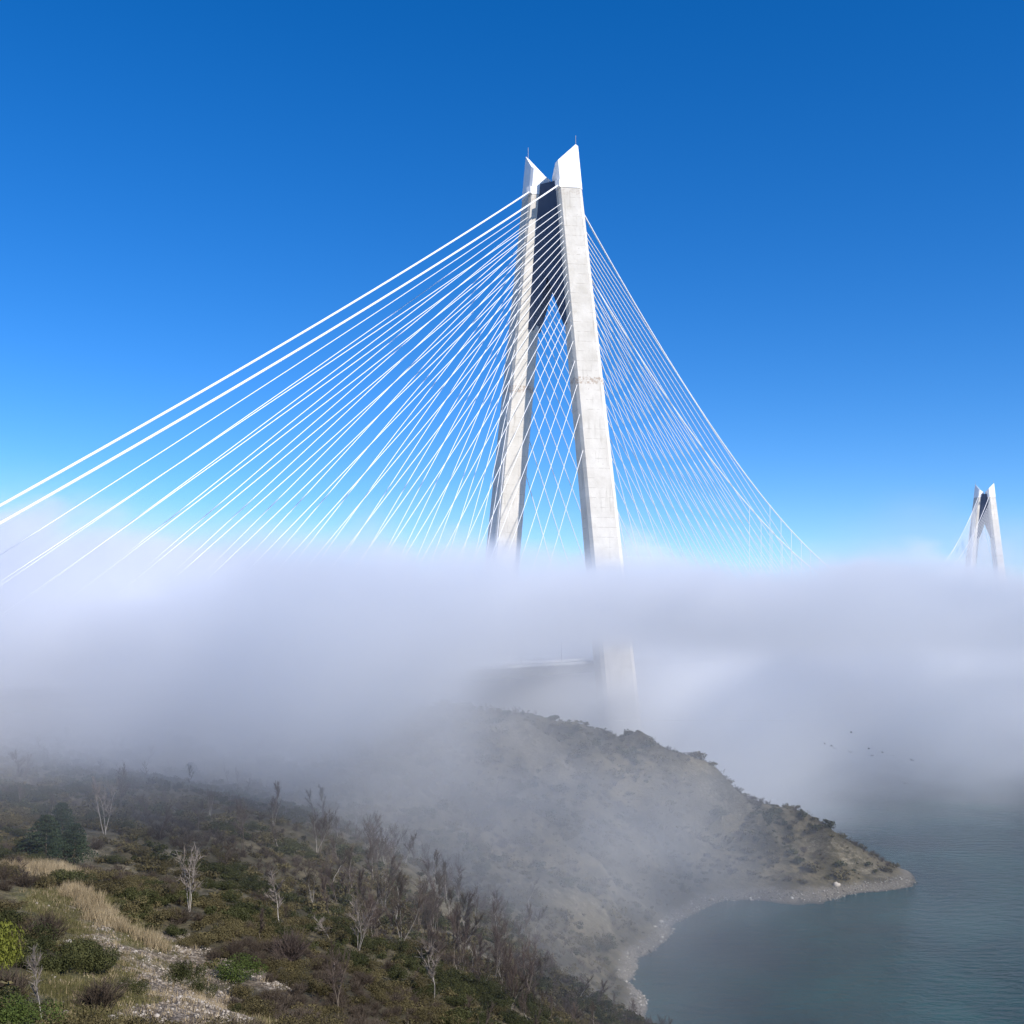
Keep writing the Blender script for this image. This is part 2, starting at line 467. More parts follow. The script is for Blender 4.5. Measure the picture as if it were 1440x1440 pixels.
def mat_ground():
    m, nb, b = material("hillside_ground", rough=0.95)
    geo = nb.n('ShaderNodeNewGeometry').outputs['Position']
    z = nb.n('ShaderNodeSeparateXYZ'); nb.put(z.inputs[0], geo); zz = z.outputs[2]
    def attr(nm):
        x = nb.n('ShaderNodeAttribute'); x.attribute_name = nm; return x.outputs['Fac']
    nA = nb.noise(geo, 0.06, 5, 0.6); nB = nb.noise(geo, 0.35, 5, 0.65); nC = nb.noise(geo, 1.8, 4, 0.6)
    scrub = nb.ramp(nB, [(0.3, (0.022, 0.018, 0.010)), (0.5, (0.040, 0.035, 0.016)), (0.7, (0.075, 0.06, 0.036))])
    scrub = nb.mix(nb.ss(0.42, 0.60, nA), scrub, nb.ramp(nB, [(0.35, (0.048, 0.042, 0.021)), (0.6, (0.115, 0.095, 0.056))]))
    grass = nb.ramp(nb.noise(geo, 0.9, 5, 0.7), [(0.32, (0.055, 0.058, 0.02)), (0.5, (0.11, 0.105, 0.04)), (0.7, (0.21, 0.175, 0.10))])
    stone = nb.ramp(nC, [(0.35, (0.075, 0.058, 0.04)), (0.52, (0.14, 0.11, 0.08)), (0.66, (0.30, 0.255, 0.20))])
    scree = nb.ramp(nb.noise(geo, 0.8, 5, 0.7), [(0.35, (0.055, 0.048, 0.028)), (0.52, (0.115, 0.10, 0.065)), (0.68, (0.22, 0.19, 0.14))])
    col = nb.mix(nb.m('MULTIPLY', attr('scree'), nb.ss(0.38, 0.56, nb.noise(geo, 0.25, 4, 0.65))), scrub, scree)
    col = nb.mix(attr('clearing'), col, grass)
    col = nb.mix(attr('stony'), col, stone)
    shore = nb.ramp(nC, [(0.35, (0.08, 0.073, 0.06)), (0.6, (0.15, 0.135, 0.11)), (0.75, (0.24, 0.22, 0.185))])
    zj = nb.m('ADD', zz, nb.m('MULTIPLY', nb.m('SUBTRACT', nB, 0.5), 3.0))
    col = nb.mix(nb.ss(3.0, 1.2, zj), col, shore)
    col = nb.mix(nb.ss(0.45, 0.05, zz), col, (0.06, 0.06, 0.055))
    nb.put(b.inputs['Base Color'], col)
    nb.put(b.inputs['Normal'], nb.bump(nb.m('ADD', nb.m('MULTIPLY', nB, 2.0), nC), 0.9, 0.5))
    return m
ny, nx = GX.shape
idx = np.arange(nx * ny).reshape(ny, nx)
quads = np.stack([idx[:-1, :-1], idx[:-1, 1:], idx[1:, 1:], idx[1:, :-1]], -1).reshape(-1, 4)
ground = mesh_np("ground", np.stack([gx, gy, GZ], -1), quads, mat_ground(), smooth=True, cols={'clearing': m_clear, 'stony': m_stone, 'scree': m_scree})
tag(ground, "scrub covered hillside falling to a curved pebble cove and headland", "hillside", kind="structure")

# sea
def mat_sea():
    m, nb, b = material("sea_water", (0.012, 0.04, 0.05), 0.10)
    b.inputs['IOR'].default_value = 1.33
    b.inputs['Specular IOR Level'].default_value = 0.22
    geo = nb.n('ShaderNodeNewGeometry').outputs['Position']
    nA = nb.noise(geo, 0.012, 4, 0.6)
    nb.put(b.inputs['Base Color'], nb.ramp(nA, [(0.35, (0.004, 0.022, 0.032)), (0.65, (0.008, 0.056, 0.060))]))
    h = nb.m('ADD', nb.noise(nb.mul(geo, (0.6, 1.3, 1)), 0.25, 5, 0.6), nb.m('MULTIPLY', nb.noise(geo, 0.9, 3, .6), 0.35))
    nb.put(b.inputs['Normal'], nb.bump(h, 1.0, 1.8))
    return m
sea = pymesh("sea", [(-14000, -9000, 0), (14000, -9000, 0), (14000, 16000, 0), (-14000, 16000, 0)], [(0, 1, 2, 3)], mat_sea())
tag(sea, "dark blue green sea with fine ripples in the strait below the hill", "sea", kind="structure")

# ------------------------------------------------------------------ fog bank: a real volume grid filled from fields of position
def fog_material():
    m = bpy.data.materials.new("fog_volume"); m.use_nodes = True
    t = m.node_tree; t.nodes.clear()
    out = t.nodes.new('ShaderNodeOutputMaterial'); pv = t.nodes.new('ShaderNodeVolumePrincipled')
    pv.inputs['Color'].default_value = (0.955, 0.972, 1.0, 1)
    pv.inputs['Density'].default_value = 1.0
    pv.inputs['Anisotropy'].default_value = 0.15
    t.links.new(pv.outputs[0], out.inputs['Volume'])
    return m
M_FOG = fog_material()
def fog_grid(name, lo, hi, res, expr):
    ng = bpy.data.node_groups.new(name, 'GeometryNodeTree')
    ng.interface.new_socket('Geometry', in_out='INPUT', socket_type='NodeSocketGeometry')
    ng.interface.new_socket('Geometry', in_out='OUTPUT', socket_type='NodeSocketGeometry')
    nb = NB(ng); go = nb.n('NodeGroupOutput'); vc = nb.n('GeometryNodeVolumeCube')
    p = nb.n('GeometryNodeInputPosition').outputs[0]
    nb.put(vc.inputs['Density'], expr(nb, p))
    vc.inputs['Min'].default_value = lo; vc.inputs['Max'].default_value = hi
    for k, r_ in zip('XYZ', res): vc.inputs['Resolution ' + k].default_value = r_
    sm = nb.n('GeometryNodeSetMaterial'); sm.inputs['Material'].default_value = M_FOG
    ng.links.new(vc.outputs[0], sm.inputs[0]); ng.links.new(sm.outputs[0], go.inputs[0])
    V, Fs = boxg(lo[0], hi[0], lo[1], hi[1], lo[2], hi[2])
    o = pymesh(name, V, Fs, M_FOG)
    md = o.modifiers.new("fog", 'NODES'); md.node_group = ng
    return o
RHO0, RHO1 = 0.0013, 0.028
def fog_expr(nb, p):
    sx = nb.n('ShaderNodeSeparateXYZ'); nb.put(sx.inputs[0], p); x, y, z = sx.outputs
    A, S, M = (lambda *q: nb.m('ADD', *q)), (lambda *q: nb.m('SUBTRACT', *q)), (lambda *q: nb.m('MULTIPLY', *q))
    r = nb.m('SQRT', A(M(x, x), M(y, y)))
    c0 = S(nb.noise(nb.mul(p, (1, 1, 1.5)), 1 / 210, 2, 0.5), 0.5)
    c1 = S(nb.noise(nb.mul(p, (1, 1, 1.6)), 1 / 95, 4, 0.55, 0.3), 0.5)
    c2 = S(nb.noise(nb.mul(p, (1, 1, 1.5)), 1 / 42, 4, 0.6, 0.6), 0.5)
    c3 = S(nb.noise(p, 1 / 24, 3, 0.6, 0.8), 0.5)
    # height of the top of the bank
    base = A(A(89.5, M(nb.ss(200, 620, y), 12.0)), M(nb.ss(600, 1300, y), 9.0))
    def mound(cx, cy, rx, ry, h):
        q = A(nb.m('POWER', nb.m('DIVIDE', S(x, cx), rx), 2.0), nb.m('POWER', nb.m('DIVIDE', S(y, cy), ry), 2.0))
        return M(nb.m('EXPONENT', M(q, -1.0)), h)
    for mnd in [(-160, 330, 75, 110, 20), (64, 565, 36, 55, 35), (215, 645, 95, 90, 27), (-8, 505, 30, 40, 5)]:
        base = A(base, mound(*mnd))
    ztop = A(A(A(A(base, M(c0, 40.0)), M(c1, 46.0)), M(c2, 48.0)), M(c3, 26.0))
    dz = S(ztop, z)
    up = nb.ss(-3.0, 5.0, dz)
    # underside: lifted a little in front of the right leg, down to the water beyond the headland
    zb = A(A(62.0, M(nb.ss(-40, 15, x), 19.0)), M(c1, 26.0))
    beyond = nb.ss(520, 900, A(A(y, M(c1, 240.0)), M(c2, 120.0)))
    zb = S(zb, M(nb.ss(465, 640, A(y, M(c1, 160.0))), 70.0))
    layer = M(M(up, A(1.0, M(nb.ss(20.0, 0.0, dz), 1.3))), nb.ss(zb, A(zb, 22.0), z))
    near = nb.ss(90.0, 235.0, A(r, M(c1, 160.0)))
    mod = nb.m('MAXIMUM', A(A(0.8, M(c2, 6.5)), M(c1, 4.0)), 0.06)
    low = M(nb.ss(A(-24.0, M(nb.ss(450, 700, y), 18.0)), 4.0, dz), nb.m('MAXIMUM', A(A(1.0, M(c2, 5.5)), M(c1, 3.0)), 0.08))
    low = M(low, M(RHO0, A(1.0, M(nb.ss(470, 800, A(y, M(c1, 120.0))), 7.5))))
    low = M(low, S(1.0, M(M(nb.ss(25, 80, x), nb.ss(520, 400, y)), 0.92)))
    def pocket(cx, cy, cz, rx, ry, rz, amp):
        q = A(A(nb.m('POWER', nb.m('DIVIDE', S(x, cx), rx), 2.0), nb.m('POWER', nb.m('DIVIDE', S(y, cy), ry), 2.0)), nb.m('POWER', nb.m('DIVIDE', S(z, cz), rz), 2.0))
        return M(M(nb.ss(1.15, 0.0, A(q, M(c1, 1.8))), nb.m('MAXIMUM', A(1.0, M(c2, 3.0)), 0.1)), amp)
    # fog lying behind the headland around the tower foot, in the left valley and drifting down to the cove
    foot = M(M(M(nb.ss(468, 500, y), nb.ss(640, 560, y)), nb.ss(84, 55, A(z, M(c2, 20.0)))), M(M(nb.ss(-60, 20, x), nb.ss(180, 20, x)), 0.06))
    pk = A(A(A(pocket(-165, 370, 80, 190, 200, 50, 0.020), foot), pocket(-36, 262, 46, 75, 80, 46, 0.0052)), A(pocket(42, 330, 25, 55, 60, 45, 0.004), A(pocket(120, 330, 8, 75, 60, 30, 0.0008), pocket(300, 790, 45, 190, 230, 75, 0.004))))
    d = A(A(low, M(M(layer, mod), S(RHO1, M(nb.ss(500, 620, A(y, M(c2, 160.0))), RHO1 * 0.84)))), pk)
    return M(nb.m('MAXIMUM', d, 0.0), near)
fog = fog_grid("fog_bank", (-900, 60, -2), (1500, 2400, 165), (384, 374, 64), fog_expr)
tag(fog, "low bank of white sea fog wrapping the bridge deck and hiding the strait", "fog", kind="stuff")

# ------------------------------------------------------------------ vegetation
random.seed(3)
def mat_veg(name, stops, rough=0.75, zone=0.5):
    m, nb, b = material(name, rough=rough)
    b.inputs['Specular IOR Level'].default_value = 0.15
    x = nb.n('ShaderNodeAttribute'); x.attribute_name = 'leaf'
    geo = nb.n('ShaderNodeNewGeometry').outputs['Position']
    n = nb.noise(geo, 0.22, 2)
    f = nb.m('ADD', nb.m('MULTIPLY', x.outputs['Fac'], 1 - zone), nb.m('MULTIPLY', nb.m('ADD', nb.m('MULTIPLY', nb.m('SUBTRACT', n, 0.5), 2.4), 0.5), zone), clamp=True)
    nb.put(b.inputs['Base Color'], nb.ramp(f, stops))
    return m
M_EVER = mat_veg("evergreen_leaves", [(0.0, (0.014, 0.017, 0.006)), (0.5, (0.036, 0.040, 0.013)), (1.0, (0.09, 0.09, 0.032))])
M_OLIVE = mat_veg("olive_brown_leaves", [(0.0, (0.028, 0.023, 0.010)), (0.5, (0.068, 0.056, 0.024)), (1.0, (0.155, 0.128, 0.058))])
M_GREEN = mat_veg("bright_green_leaves", [(0.0, (0.025, 0.040, 0.008)), (1.0, (0.075, 0.10, 0.022))], zone=.2)
M_YGREEN = mat_veg("yellow_green_leaves", [(0.0, (0.06, 0.07, 0.010)), (1.0, (0.17, 0.18, 0.03))], zone=.2)
M_PINE = mat_veg("dark_pine_needles", [(0.0, (0.012, 0.024, 0.014)), (1.0, (0.042, 0.060, 0.030))], zone=.3)
M_TWIG = mat_veg("brown_twigs", [(0.0, (0.030, 0.022, 0.016)), (0.5, (0.065, 0.049, 0.036)), (1.0, (0.15, 0.12, 0.092))], 0.85)
M_RTWIG = mat_veg("reddish_twigs", [(0.0, (0.055, 0.040, 0.034)), (1.0, (0.125, 0.095, 0.08))], 0.85)
M_BARK = mat_veg("pale_bark", [(0.0, (0.24, 0.21, 0.18)), (1.0, (0.46, 0.42, 0.37))], 0.85)
M_DBARK = mat_veg("brown_bark", [(0.0, (0.10, 0.08, 0.06)), (1.0, (0.20, 0.165, 0.13))], 0.85)
M_PTWIG = mat_veg("pale_grey_twigs", [(0.0, (0.12, 0.098, 0.082)), (1.0, (0.27, 0.235, 0.205))], 0.85, .2)
M_STRAW = mat_veg("dry_straw", [(0.0, (0.16, 0.12, 0.065)), (0.5, (0.30, 0.235, 0.14)), (1.0, (0.50, 0.41, 0.27))], 0.85, .45)
M_SPROUT = mat_veg("short_green_grass", [(0.0, (0.055, 0.055, 0.018)), (1.0, (0.17, 0.15, 0.065))], 0.85, .5)
M_ROCK = mat_veg("pale_limestone", [(0.0, (0.13, 0.105, 0.08)), (0.55, (0.23, 0.195, 0.155)), (1.0, (0.44, 0.40, 0.345))], 0.9, .3)
M_SHORE = mat_veg("grey_shingle", [(0.0, (0.07, 0.065, 0.055)), (0.75, (0.19, 0.175, 0.15)), (1.0, (0.40, 0.38, 0.34))], 0.9, .15)

def leaf_arrays(g, n, size, lumps=7, flat=0.75):
    """clumped leaf quads over an uneven crown of unit radius resting on z=0; returns V,F,leaf"""
    cen = g.normal(size=(lumps, 3)) * (0.42, 0.42, 0.28); cen[:, 2] = np.abs(cen[:, 2]) + 0.42
    rad = g.uniform(0.30, 0.55, lumps)
    k = g.integers(0, lumps, n)
    d = g.normal(size=(n, 3)); d /= np.linalg.norm(d, axis=1)[:, None]
    r = rad[k] * g.uniform(0.55, 1.08, n) ** 0.6
    p = cen[k] + d * r[:, None]
    p[:, 2] = np.abs(p[:, 2]) * flat
    a = g.normal(size=(n, 3)); a /= np.linalg.norm(a, axis=1)[:, None]
    b_ = np.cross(a, d + g.normal(size=(n, 3)) * .5); b_ /= np.linalg.norm(b_, axis=1)[:, None] + 1e-9
    s1 = (size * g.uniform(.6, 1.3, n))[:, None]; s2 = s1 * g.uniform(.45, .8, n)[:, None]
    V = np.stack([p - a * s1, p - b_ * s2, p + a * s1, p + b_ * s2], 1).reshape(-1, 3)
    Fq = np.arange(4 * n).reshape(n, 4)
    leaf = np.repeat(g.uniform(0, 1, n) * .6 + np.repeat(g.uniform(0, .4, lumps), 1)[k], 4)
    return V, Fq, leaf

def prisms(A, B, ra, rb, g):
    """three-sided tapering sticks between point arrays A and B"""
    n = len(A); d = B - A; L = np.linalg.norm(d, axis=1)[:, None] + 1e-9; d = d / L
    up = np.where(np.abs(d[:, 2:3]) > .9, np.array([[1., 0, 0]]), np.array([[0, 0, 1.]]))
    s = np.cross(d, up); s /= np.linalg.norm(s, axis=1)[:, None]; t = np.cross(d, s)
    ra = np.broadcast_to(ra, (n,))[:, None]; rb = np.broadcast_to(rb, (n,))[:, None]
    V = np.zeros((n, 6, 3))
    for k in range(3):
        q = 2 * math.pi * k / 3; o = s * math.cos(q) + t * math.sin(q)
        V[:, k] = A + o * ra; V[:, 3 + k] = B + o * rb
    base = (np.arange(n) * 6)[:, None, None]
    Fq = (np.array([[0, 1, 4, 3], [1, 2, 5, 4], [2, 0, 3, 5]])[None] + base).reshape(-1, 4)
    return V.reshape(-1, 3), Fq, np.repeat(g.uniform(0, 1, n), 6)

def twig_bush_arrays(g, n, rad):
    """bare shrub: stems fanning from the base, twigs off the stems; unit size"""
    ns = max(6, n // 9)
    az = g.uniform(0, 6.283, ns); el = g.uniform(0.5, 1.45, ns); L = g.uniform(.6, 1.0, ns)
    D = np.stack([np.cos(az) * np.cos(el), np.sin(az) * np.cos(el), np.sin(el)], 1)
    A0 = np.stack([g.normal(0, .16, ns), g.normal(0, .16, ns), np.zeros(ns)], 1)
    A1 = A0 + D * L[:, None]
    k = g.integers(0, ns, n); u_ = g.uniform(.25, 1, n)
    P = A0[k] + (A1 - A0)[k] * u_[:, None]
    dv = D[k] + g.normal(0, .45, (n, 3)); dv[:, 2] = np.abs(dv[:, 2]) * .8 + .15; dv /= np.linalg.norm(dv, axis=1)[:, None]
    Q = P + dv * g.uniform(.15, .5, n)[:, None]
    v1, f1, l1 = prisms(A0, A1, rad * 1.6, rad * .8, g)
    v2, f2, l2 = prisms(P, Q, rad, rad * .4, g)
    return np.concatenate([v1, v2]), np.concatenate([f1, f2 + len(v1)]), np.concatenate([l1, l2])

def bare_tree_arrays(g, stems=1, spread=0.35, ntw=420, tw=.0032, bend=.12):
    """unit-height leafless tree: (trunk arrays, crown arrays)"""
    TA, TB, ra, rb = [], [], [], []
    LA, LB, la, lb = [], [], [], []
    ends = []
    for sidx in range(stems):
        p = np.array([g.normal(0, .01), g.normal(0, .01), -.03]); a = g.uniform(0, 6.283)
        lean = spread * (.25 if stems > 1 else .08)
        d = np.array([math.cos(a) * lean, math.sin(a) * lean, 1.0]); r = .013 if stems == 1 else .0095
        nseg = 7
        for i in range(nseg):
            d = d + g.normal(0, bend * .5, 3) * (1, 1, .3); d /= np.linalg.norm(d)
            q = p + d * (.62 / nseg + .03); r2 = r * .86
            TA.append(p); TB.append(q); ra.append(r); rb.append(r2)
            if i >= 2:
                for _ in range(g.integers(1, 3)):
                    az = g.uniform(0, 6.283); e = np.array([math.cos(az), math.sin(az), g.uniform(.7, 1.6)]) * (spread * 2, spread * 2, 1); e /= np.linalg.norm(e)
                    ends.append((q, e, g.uniform(.2, .38) * (1 - .35 * i / nseg), r2 * .55))
            p, r = q, r2
        ends.append((p, d, .28, r * .9))
    for (p, d, L, r) in ends:
        for i in range(3):
            d = d + g.normal(0, .14, 3) + np.array([0, 0, .10]); d /= np.linalg.norm(d)
            q = p + d * L / 3
            LA.append(p); LB.append(q); la.append(r * (1 - .25 * i)); lb.append(r * (.75 - .25 * i) + .001)
            p = q
    LA = np.array(LA); LB = np.array(LB)
    k = g.integers(0, len(LA), ntw); u_ = g.uniform(0, 1, ntw)
    P = LA[k] + (LB - LA)[k] * u_[:, None]
    dv = (LB - LA)[k]; dv /= np.linalg.norm(dv, axis=1)[:, None]
    dv = dv + g.normal(0, .5, (ntw, 3)); dv[:, 2] += .25; dv /= np.linalg.norm(dv, axis=1)[:, None]
    Q = P + dv * g.uniform(.05, .16, ntw)[:, None]
    t1 = prisms(np.array(TA), np.array(TB), np.array(ra), np.array(rb), g)
    c1 = prisms(LA, LB, np.array(la), np.array(lb), g); c2 = prisms(P, Q, tw, tw * .4, g)
    crown = (np.concatenate([c1[0], c2[0]]), np.concatenate([c1[1], c2[1] + len(c1[0])]), np.concatenate([c1[2], c2[2]]))
    return t1, crown

def gnd(x, y): return float(height(x, y)[0])
def obj_from(name, arr, mat, parent=None):
    return mesh_np(name, arr[0], arr[1], mat, parent, cols={'leaf': arr[2]})

G = np.random.default_rng(21)
EVER = [leaf_arrays(G, 3600, .042, 12) for _ in range(4)]
OLIV = [leaf_arrays(G, 2800, .04, 13, .65) for _ in range(4)]
TWIG = [twig_bush_arrays(G, 620, .0085) for _ in range(4)]
TREE = [bare_tree_arrays(G, 1 + (i % 3 == 2) * 2, .42 + .10 * (i % 2), 480, .0026, .18) for i in range(6)]
EVER_L = [leaf_arrays(G, 300, .13, 8) for _ in range(4)]
OLIV_L = [leaf_arrays(G, 260, .13, 8, .65) for _ in range(4)]
TWIG_L = [twig_bush_arrays(G, 130, .02) for _ in range(4)]
TREE_L = [bare_tree_arrays(G, 1 + i % 2, .48, 200, .0030, .18) for i in range(4)]

# ---- scatter positions over the land the photograph shows
def project(x, y, z):
    return HX + F * x / y, HY - F * (z - CH) / y
pts = []
y = 40.0
while y < 520:
    step = 1.55 if y < 110 else (1.8 if y < 175 else 2.5)
    xs = np.arange(-0.50 * y - 6, 0.46 * y + 6, step)
    xs = xs + G.uniform(-.48, .48, len(xs)) * step
    ys = y + G.uniform(-.48, .48, len(xs)) * step
    pts.append(np.stack([xs, ys], 1)); y += step
pts = np.concatenate(pts)
pz = height(pts[:, 0], pts[:, 1])
px_, py_ = project(pts[:, 0], pts[:, 1], pz)
ok = (pz > 3.2) & (px_ > -70) & (px_ < 1480) & (py_ < 1530)
# drop what the ground in front hides
def visible(x, y, z, lift=3.0):
    vis = np.ones(len(x), bool)
    for f_ in np.linspace(.25, .985, 26):
        hx = height(x * f_, y * f_, False)
        vis &= hx < (CH + (z + lift - CH) * f_) + 1.5
    return vis
pts, pz, px_, py_ = pts[ok], pz[ok], px_[ok], py_[ok]
vis = visible(pts[:, 0], pts[:, 1], pz)
pts, pz, px_, py_ = pts[vis], pz[vis], px_[vis], py_[vis]
# ground masks sampled at the points
from_tree = None
def mask_at(arr, x, y):
    i = np.clip(np.searchsorted(AX, x), 0, nx - 1); j = np.clip(np.searchsorted(AY, y), 0, ny - 1)
    return arr.reshape(ny, nx)[j, i]
mc = np.maximum(mask_at(m_clear, pts[:, 0], pts[:, 1]), mask_at(m_stone, pts[:, 0], pts[:, 1]))
ms = mask_at(m_scree, pts[:, 0], pts[:, 1])
dist = pts[:, 1]
rnd = G.uniform(0, 1, len(pts))
bare = (dist > 300) & (vnoise(pts[:, 0], pts[:, 1], 24, 51) + .6 * vnoise(pts[:, 0], pts[:, 1], 9, 52) > .52)
keep = (~bare | (rnd < .15)) & (mc < .35) & ((ms < .4) | (rnd < .38))
for (qx, qy, rr) in [(66, 1208, 4.5), (102, 1214, 4.5), (88, 1196, 4.5), (80, 1222, 4), (392, 1302, 2.2), (266, 1282, 2.5), (147, 1173, 2.5), (466, 1326, 2), (60, 1440, 1.2), (328, 1378, 2.2), (328, 1392, 2),
                     (128, 1368, 2), (256, 1388, 1.8), (281, 1400, 1.5), (178, 1398, 1.4), (8, 1368, 1.8), (22, 1452, 1.6), (62, 1330, 2), (408, 1352, 2.2), (140, 1420, 1.6), (94, 1328, 1.6), (94, 1334, 1.4), (92, 1342, 1.2), (505, 1345, 2), (610, 1415, 2)]:
    wx, wy, _ = world_of(qx, qy)
    keep &= (np.hypot(pts[:, 0] - wx, pts[:, 1] - wy) > rr)
pts, pz, px_, py_, dist, rnd = pts[keep], pz[keep], px_[keep], py_[keep], dist[keep], rnd[keep]
kn = .7 * vnoise(pts[:, 0], pts[:, 1], 12, 31) + .6 * vnoise(pts[:, 0], pts[:, 1], 4, 32) + G.uniform(-.22, .22, len(pts))
tn = vnoise(pts[:, 0], pts[:, 1], 30, 33)
# wooded band of leafless trees: the crest and the far side of the near slope
def line_y(px): return np.interp(px, [0, 200, 350, 500, 650, 760, 860], [1130, 1165, 1215, 1320, 1400, 1450, 1500])
wood = (py_ < line_y(px_)) & (dist < 300)
KIND = np.full(len(pts), 'o')
KIND[kn < -.16] = 't'; KIND[kn > .14] = 'e'
treepick = wood & (rnd < np.where(px_ > 440, np.where((dist < 230) & (px_ < 800), .22, .12), .022))
treepick |= (~wood) & (dist > 85) & (dist < 300) & (rnd < .015)
far_tree = (dist >= 300) & (rnd < .30)
KIND[treepick | far_tree] = 'b'
size = G.uniform(.55, 1.5, len(pts)) * (1 + .3 * kn)
size = np.where(dist > 290, size * 1.25 * (.6 + 1.5 * G.uniform(0, 1, len(pts)) ** 3), size)
hgt = (2.8 + 4.4 * G.uniform(0, 1, len(pts)) ** 1.5) * np.where(px_ > 760, .6, 1) * np.where(dist > 300, .75, 1) * np.where(wood, 1, .75)

REGION = [
    (lambda x, y_, d: d > 175, "on the misty crest beyond the near slope"),
    (lambda x, y_, d: (x < 330) & (y_ > 1240) & (d < 120), "around the grassy stony clearing at lower left"),
    (lambda x, y_, d: (x < 330) & (d <= 175), "on the upper left slope behind the clearing"),
    (lambda x, y_, d: (x >= 330) & (x < 520) & (d <= 175), "on the slope to the right of the clearing"),
    (lambda x, y_, d: x >= 520, "on the lower slope towards the cove"),
]
def region(i):
    for f_, t in REGION:
        if f_(px_[i], py_[i], dist[i]): return t
    return REGION[3][1]
CAP = {'e': 230, 'o': 230, 't': 230, 'b': 170}
NAMES = {'e': ("evergreen_shrub", "dark green leafy evergreen shrub", "shrub"), 'o': ("olive_shrub", "olive brown leafy low shrub", "shrub"),
         't': ("leafless_shrub", "leafless shrub of fine grey brown twigs", "shrub"), 'b': ("bare_tree", "slender leafless pale trunked tree", "tree")}
SHM = {'e': [obj_from("evergreen_shrub", a_, M_EVER) for a_ in EVER], 'o': [obj_from("olive_shrub", a_, M_OLIVE) for a_ in OLIV], 't': [obj_from("leafless_shrub", a_, M_TWIG) for a_ in TWIG]}
TRM = []
for i, (t1, cr) in enumerate(TREE):
    e = bpy.data.objects.new("bare_tree", None); C.objects.link(e)
    tr = obj_from("trunk", t1, M_BARK if i % 2 == 0 else M_DBARK, e); c = obj_from("crown", cr, M_RTWIG if i % 2 else M_TWIG, e)
    TRM.append((e, tr, c))
used = set()
def place(kind, v, loc, scale, rz, label, cat, group=None, mat=None):
    key = (kind, v)
    if kind == 'b':
        e, tr, c = TRM[v]
        if key in used:
            e2 = e.copy(); C.objects.link(e2)
            for ch in (tr, c):
                q = ch.copy(); C.objects.link(q); q.parent = e2
            e = e2
    else:
        e = SHM[kind][v]
        if key in used: e = e.copy(); C.objects.link(e)
    used.add(key)
    e.location = loc; e.rotation_euler = (0, 0, rz)
    e.scale = scale if hasattr(scale, '__len__') else (scale,) * 3
    tag(e, label, cat, group)
    return e
rest = {'e': [], 'o': [], 't': [], 'b': []}
for k in 'eotb':
    ii = np.where(KIND == k)[0]
    screen = (hgt[ii] if k == 'b' else size[ii]) / dist[ii] * ((px_[ii] > -25) & (px_[ii] < 1460) & (py_[ii] < 1475))
    order = ii[np.argsort(-screen)]
    for i in order[:CAP[k]]:
        reg = region(i); nm, lb, cat = NAMES[k]
        s_ = hgt[i] if k == 'b' else size[i]
        nv = 6 if k == 'b' else 4
        o = place(k, int(G.integers(0, nv)), (pts[i, 0], pts[i, 1], pz[i] - .08), (s_ * G.uniform(.85, 1.2), s_ * G.uniform(.85, 1.2), s_), G.uniform(0, 6.28), lb + " " + reg, cat, lb + "s " + reg)
    rest[k] = order[CAP[k]:]
# everything further off or smaller reads as one mass of scrub and wood
def joined(name, idx_, arrs, mat, sc_):
    VV, FF, LLf = [], [], []; b0 = 0
    for i in idx_:
        V, Fq, lf = arrs[int(G.integers(0, len(arrs)))]
        a_ = G.uniform(0, 6.28); c_, s_ = math.cos(a_), math.sin(a_)
        q = V * (sc_[i] * G.uniform(.85, 1.25), sc_[i] * G.uniform(.85, 1.25), sc_[i])
        q = np.stack([q[:, 0] * c_ - q[:, 1] * s_ + pts[i, 0], q[:, 0] * s_ + q[:, 1] * c_ + pts[i, 1], q[:, 2] + pz[i] - .1], 1)
        VV.append(q); FF.append(Fq + b0); LLf.append(lf); b0 += len(V)
    return mesh_np(name, np.concatenate(VV), np.concatenate(FF), mat, cols={'leaf': np.concatenate(LLf)})
tag(joined("evergreen_scrub", rest['e'], EVER_L, M_EVER, size), "dark evergreen scrub covering the misty hillsides and headland", "scrub", kind="stuff")
tag(joined("olive_scrub", rest['o'], OLIV_L, M_OLIVE, size), "olive brown scrub covering the misty hillsides and headland", "scrub", kind="stuff")
tag(joined("leafless_scrub", rest['t'], TWIG_L, M_TWIG, size), "leafless brown brushwood covering the misty hillsides and headland", "scrub", kind="stuff")
tag(joined("distant_woods", rest['b'], [(np.concatenate([t[0], c[0]]), np.concatenate([t[1], c[1] + len(t[0])]), np.concatenate([t[2], c[2]])) for t, c in TREE_L], M_RTWIG, hgt), "far leafless woods fading into the fog on the slopes", "woods", kind="stuff")
print("VEG", {k: (int((KIND == k).sum()), len(rest[k])) for k in 'eotb'})

# ------------------------------------------------------------------ single plants one can point to
def spot(px, py):
    x, y_, z = world_of(px, py); return float(x), float(y_), float(z)
def tree_at(px, py, top_px, v, label, trunk_mat, crown_mat, width=1.0, name="bare_tree"):
    x, y_, z = spot(px, py); h = top_px / F * y_
    t1, cr = bare_tree_arrays(G, (1, 1, 3, 1, 2, 3)[v], (.42, .34, .36, .5, .45, .36)[v], 300, .0044, .16)
    e = bpy.data.objects.new(name, None); C.objects.link(e)
    e.location = (x, y_, z - .05); e.rotation_euler = (0, 0, G.uniform(0, 6.28)); e.scale = (h * width, h * width, h)
    obj_from("trunk", t1, trunk_mat, e); obj_from("crown", cr, crown_mat, e)
    return tag(e, label, "tree")
tree_at(392, 1302, 74, 0, "white trunked leafless tree standing alone between the olive slope and the misty wood", M_BARK, M_PTWIG, 1.15)
tree_at(266, 1282, 82, 2, "pale twin stemmed leafless tree just above the dark scrub behind the clearing", M_BARK, M_PTWIG, 1.2)
